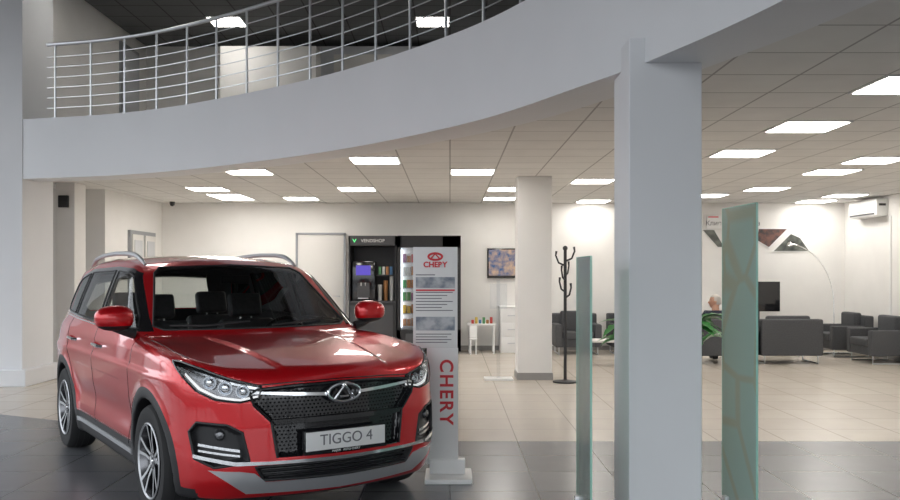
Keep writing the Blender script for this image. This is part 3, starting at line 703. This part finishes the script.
# wall prints
def prints(name,poly,mt):
    n=len(poly); m=MB(); pp=[((px-450)*16.98/875,1.5-(py-273)*16.98/875) for px,py in poly]; cx=sum(p[0] for p in pp)/n; cz=sum(p[1] for p in pp)/n
    big_=[(cx+(p[0]-cx)*1.12,cz+(p[1]-cz)*1.12) for p in pp]
    m.prism(big_,0.001,.015,M_wh,Matrix.Translation((0,17,0))@FACE); m.prism(pp,.015,.02,mt,Matrix.Translation((0,17,0))@FACE); m.build(name,smooth=0)
prints('wall_picture',[(703,230),(714,230),(724,247),(718,247)],M_photo)
prints('wall_picture',[(727,230),(748,230),(754,239),(745,248),(732,248)],M_photo2)
prints('wall_picture',[(759,229),(787,229),(769,247),(757,240)],M_photo2)
prints('wall_picture',[(791,234),(800,238),(809,251),(774,251)],M_photo)
e=empty('lounge_sign'); m=MB(); m.box(4.98,5.98,16.95,16.995,2.36,2.62,M_wh,.004); m.box(5.0,5.2,16.945,16.95,2.575,2.595,M_red); m.build('board',e)
text('lettering','\u041a\u043b\u0438\u0435\u043d\u0442\u0441\u043a\u0430\u044f \u0437\u043e\u043d\u0430',.13,(5.48,16.948,2.46),M_txt,e)
# air conditioner
m=MB(); m.box(7.45,XR,15.3,16.35,2.50,2.80,M_wh,.03,seg=3); m.box(7.44,7.452,15.36,16.29,2.53,2.56,M_dgrey); m.box(7.443,7.452,15.36,16.29,2.60,2.605,M_base)
m.box(7.5,7.62,15.295,15.3,2.68,2.72,M_dgrey); m.build('air_conditioner')
m=MB(); m.box(7.655,XR,15.2,15.26,.09,2.5,M_wh); m.build('cable_duct',smooth=0)
m=MB(); m.lathe([(.05,0),(.05,-.03),(.04,-.07),(.0,-.09)],M_black,16); m.build('security_camera',loc=(-5.3,16.7,CZ))
# ---------------------------------------------------------------- plant
m=MB(); m.lathe([(.13,0),(.19,.38),(.2,.42),(.18,.42),(.17,.38)],M_pot,28,cap=True); m.lathe([(.17,.40),(.001,.40)],M_soil,24,cap=False)
def leaf(tip,base,w):
    tip=Vector(tip); base=Vector(base); d=tip-base; L=d.length; d.normalize(); sd=d.cross(Vector((0,0,1))).normalized(); up=sd.cross(d)
    n=12; vs=[];fs=[]
    for i in range(n+1):
        t=i/n; c=base+d*L*t+up*(.16*L*math.sin(t*math.pi)-.10*L*t*t); ww=w*(math.sin(math.pi*min(1,t**.62*1.0))**.8 if 0<t<1 else 0)
        if i%3==2 : ww*=.72
        vs+=[c-sd*ww+up*ww*.25,c-up*.0,c+sd*ww+up*ww*.25]
    for i in range(n):
        o=3*i; fs+=[[o,o+1,o+4,o+3],[o+1,o+2,o+5,o+4]]
    m.add(vs,fs,M_leaf)
for k in range(24):
    a=(math.pi*(k%2)+random.uniform(-.75,.75)) if k<16 else random.uniform(0,6.28); rr=.19+.14*random.random(); z=.93+.22*random.random()
    bp=Vector((rr*math.cos(a),rr*math.sin(a)*.7,z)); tp=Vector(((rr+.24)*math.cos(a),(rr+.25)*math.sin(a)*.7,z-.05+.14*random.random()))
    m.rod([(.02*math.cos(a),.02*math.sin(a),.4),(bp.x*.45,bp.y*.45,.4+(z-.4)*.6),tuple(bp)],.006,M_leaf,6); leaf(tp,bp,.08)
m.build('potted_plant',loc=(1.62,6.6,0),smooth=60)
# ---------------------------------------------------------------- seated man
man=empty('seated_man',(4.48,14.78,-.06),0)
def skinobj(name,verts,edges,rad,mt,root=0,sub=2):
    me=bpy.data.meshes.new(name); me.from_pydata(verts,edges,[]); me.materials.append(mt); o=bpy.data.objects.new(name,me); bpy.context.collection.objects.link(o); o.parent=man
    o.modifiers.new('skin','SKIN')
    sv=me.skin_vertices[0].data
    for i,r_ in enumerate(rad): sv[i].radius=(r_,r_) if not isinstance(r_,tuple) else r_; sv[i].use_root=(i==root)
    s_=o.modifiers.new('sub','SUBSURF'); s_.levels=sub; s_.render_levels=sub
    return o
V=[(0,-.02,.56),(0,-.05,.68),(0,-.05,.80),(0,-.03,.92),(-.17,-.04,.87),(-.25,.04,.68),(-.19,.21,.64),(.17,-.04,.87),(.25,.04,.68),(.19,.21,.64)]
skinobj('shirt',V,[(0,1),(1,2),(2,3),(2,4),(4,5),(5,6),(2,7),(7,8),(8,9)],[(.17,.12),(.16,.11),(.17,.12),.075,.075,.055,.042,.075,.055,.042],M_cloth)
V=[(0,-.02,.53),(-.10,.05,.53),(-.14,.44,.53),(-.14,.48,.14),(.10,.05,.53),(.14,.44,.53),(.14,.48,.14)]
skinobj('trousers',V,[(0,1),(1,2),(2,3),(0,4),(4,5),(5,6)],[.12,.10,.07,.05,.10,.07,.05],M_jeans)
for s_ in(-1,1):
    m=MB(); m.box(s_*.14-.048,s_*.14+.048,.42,.69,.06,.15,M_black,.035,seg=3); m.build('shoe',man)
    hx=s_*.19; V=[(hx,.20,.645),(hx*.97,.27,.635),(hx*.95,.31,.625)]; E=[(0,1),(1,2)]; RD=[.028,.034,.036]
    hx*=.95
    for k in range(4):
        o=len(V); fx=hx+(k-1.5)*.022; ln=[.065,.08,.075,.058][k]; V+=[(fx,.33,.622),(fx,.33+ln*.5,.618),(fx,.33+ln,.600)]; E+=[(2,o),(o,o+1),(o+1,o+2)]; RD+=[.011,.010,.009]
    o=len(V); V+=[(hx-s_*.040,.28,.63),(hx-s_*.058,.32,.620)]; E+=[(1,o),(o,o+1)]; RD+=[.012,.010]
    skinobj('hand',V,E,RD,M_skin,0,1)
m=MB(); HM=Matrix.Translation((0,.01,1.075))@Matrix.Rotation(R(75),4,'Z')
m.rod([(0,-.03,.86),(0,0,1.03)],[.066,.056],M_skin,14)
bm=bmesh.new(); bmesh.ops.create_uvsphere(bm,u_segments=32,v_segments=24,radius=1)
for v in bm.verts:
    c=v.co.copy(); x=c.x*.075; y=c.y*.095; z=c.z*.118
    if c.z<0: x*=1-.25*c.z*c.z; y*=1-.12*c.z*c.z; y+=.012*(-c.z)
    y+=.024*math.exp(-((c.x/.15)**2+((c.z+.12)/.16)**2))*(c.y>0)-.008*math.exp(-(((abs(c.x)-.38)/.15)**2+((c.z-.08)/.12)**2))*(c.y>0)+.010*math.exp(-((c.x/.3)**2+((c.z+.8)/.2)**2))*(c.y>0)
    v.co=Vector((x,y,z))
m.bm(bm,M_skin,HM)
bm=bmesh.new(); bmesh.ops.create_uvsphere(bm,u_segments=32,v_segments=24,radius=1)
bmesh.ops.delete(bm,geom=[v for v in bm.verts if v.co.z<-.40 or (v.co.z<.58 and v.co.y>.30) or (v.co.z<.05 and v.co.y>-.15)],context='VERTS')
for v in bm.verts: v.co=Vector((v.co.x*.083,v.co.y*.103-.003,v.co.z*.126+.002))
m.bm(bm,M_hair,HM)
for s_ in(-1,1):
    m.ell((s_*.077,-.003,-.008),(.010,.020,.030),M_skin,12,HM); m.ell((s_*.029,.084,.012),(.011,.008,.007),M_wh,10,HM); m.ell((s_*.029,.091,.012),(.005,.004,.005),M_black,8,HM)
    m.rod([HM@Vector((s_*.015,.094,.032)),HM@Vector((s_*.042,.084,.034))],.004,M_hair,6)
m.rod([HM@Vector((-.022,.090,-.058)),HM@Vector((0,.097,-.059)),HM@Vector((.022,.090,-.058))],.005,mat('lips',(.4,.14,.11),.5),6)
m.build('head',man,smooth=60)
# ---------------------------------------------------------------- world, camera
w=bpy.data.worlds.new('World'); bpy.context.scene.world=w; w.use_nodes=True; nt=w.node_tree; N=nt.nodes; L=nt.links
bg=N['Background']; tc=N.new('ShaderNodeTexCoord'); sx=N.new('ShaderNodeSeparateXYZ'); rp=N.new('ShaderNodeValToRGB')
L.new(tc.outputs['Generated'],sx.inputs[0]); mr=N.new('ShaderNodeMapRange'); mr.inputs['From Min'].default_value=-.2; mr.inputs['From Max'].default_value=.6
L.new(sx.outputs['Z'],mr.inputs['Value']); L.new(mr.outputs[0],rp.inputs[0])
rp.color_ramp.elements[0].color=(.12,.12,.12,1); rp.color_ramp.elements[0].position=.2; rp.color_ramp.elements[1].color=(.90,.95,1.0,1); rp.color_ramp.elements[1].position=.38
L.new(rp.outputs[0],bg.inputs[0]); bg.inputs[1].default_value=2.6
cd=bpy.data.cameras.new('camera'); cam=bpy.data.objects.new('camera',cd); bpy.context.collection.objects.link(cam)
cam.location=(0,0,1.5); cam.rotation_euler=(R(90),0,0); cd.lens=35; cd.sensor_width=36; cd.shift_y=23/900; cd.clip_end=200
bpy.context.scene.camera=cam
vs=bpy.context.scene.view_settings; vs.view_transform='Standard'; vs.look='None'; vs.exposure=0
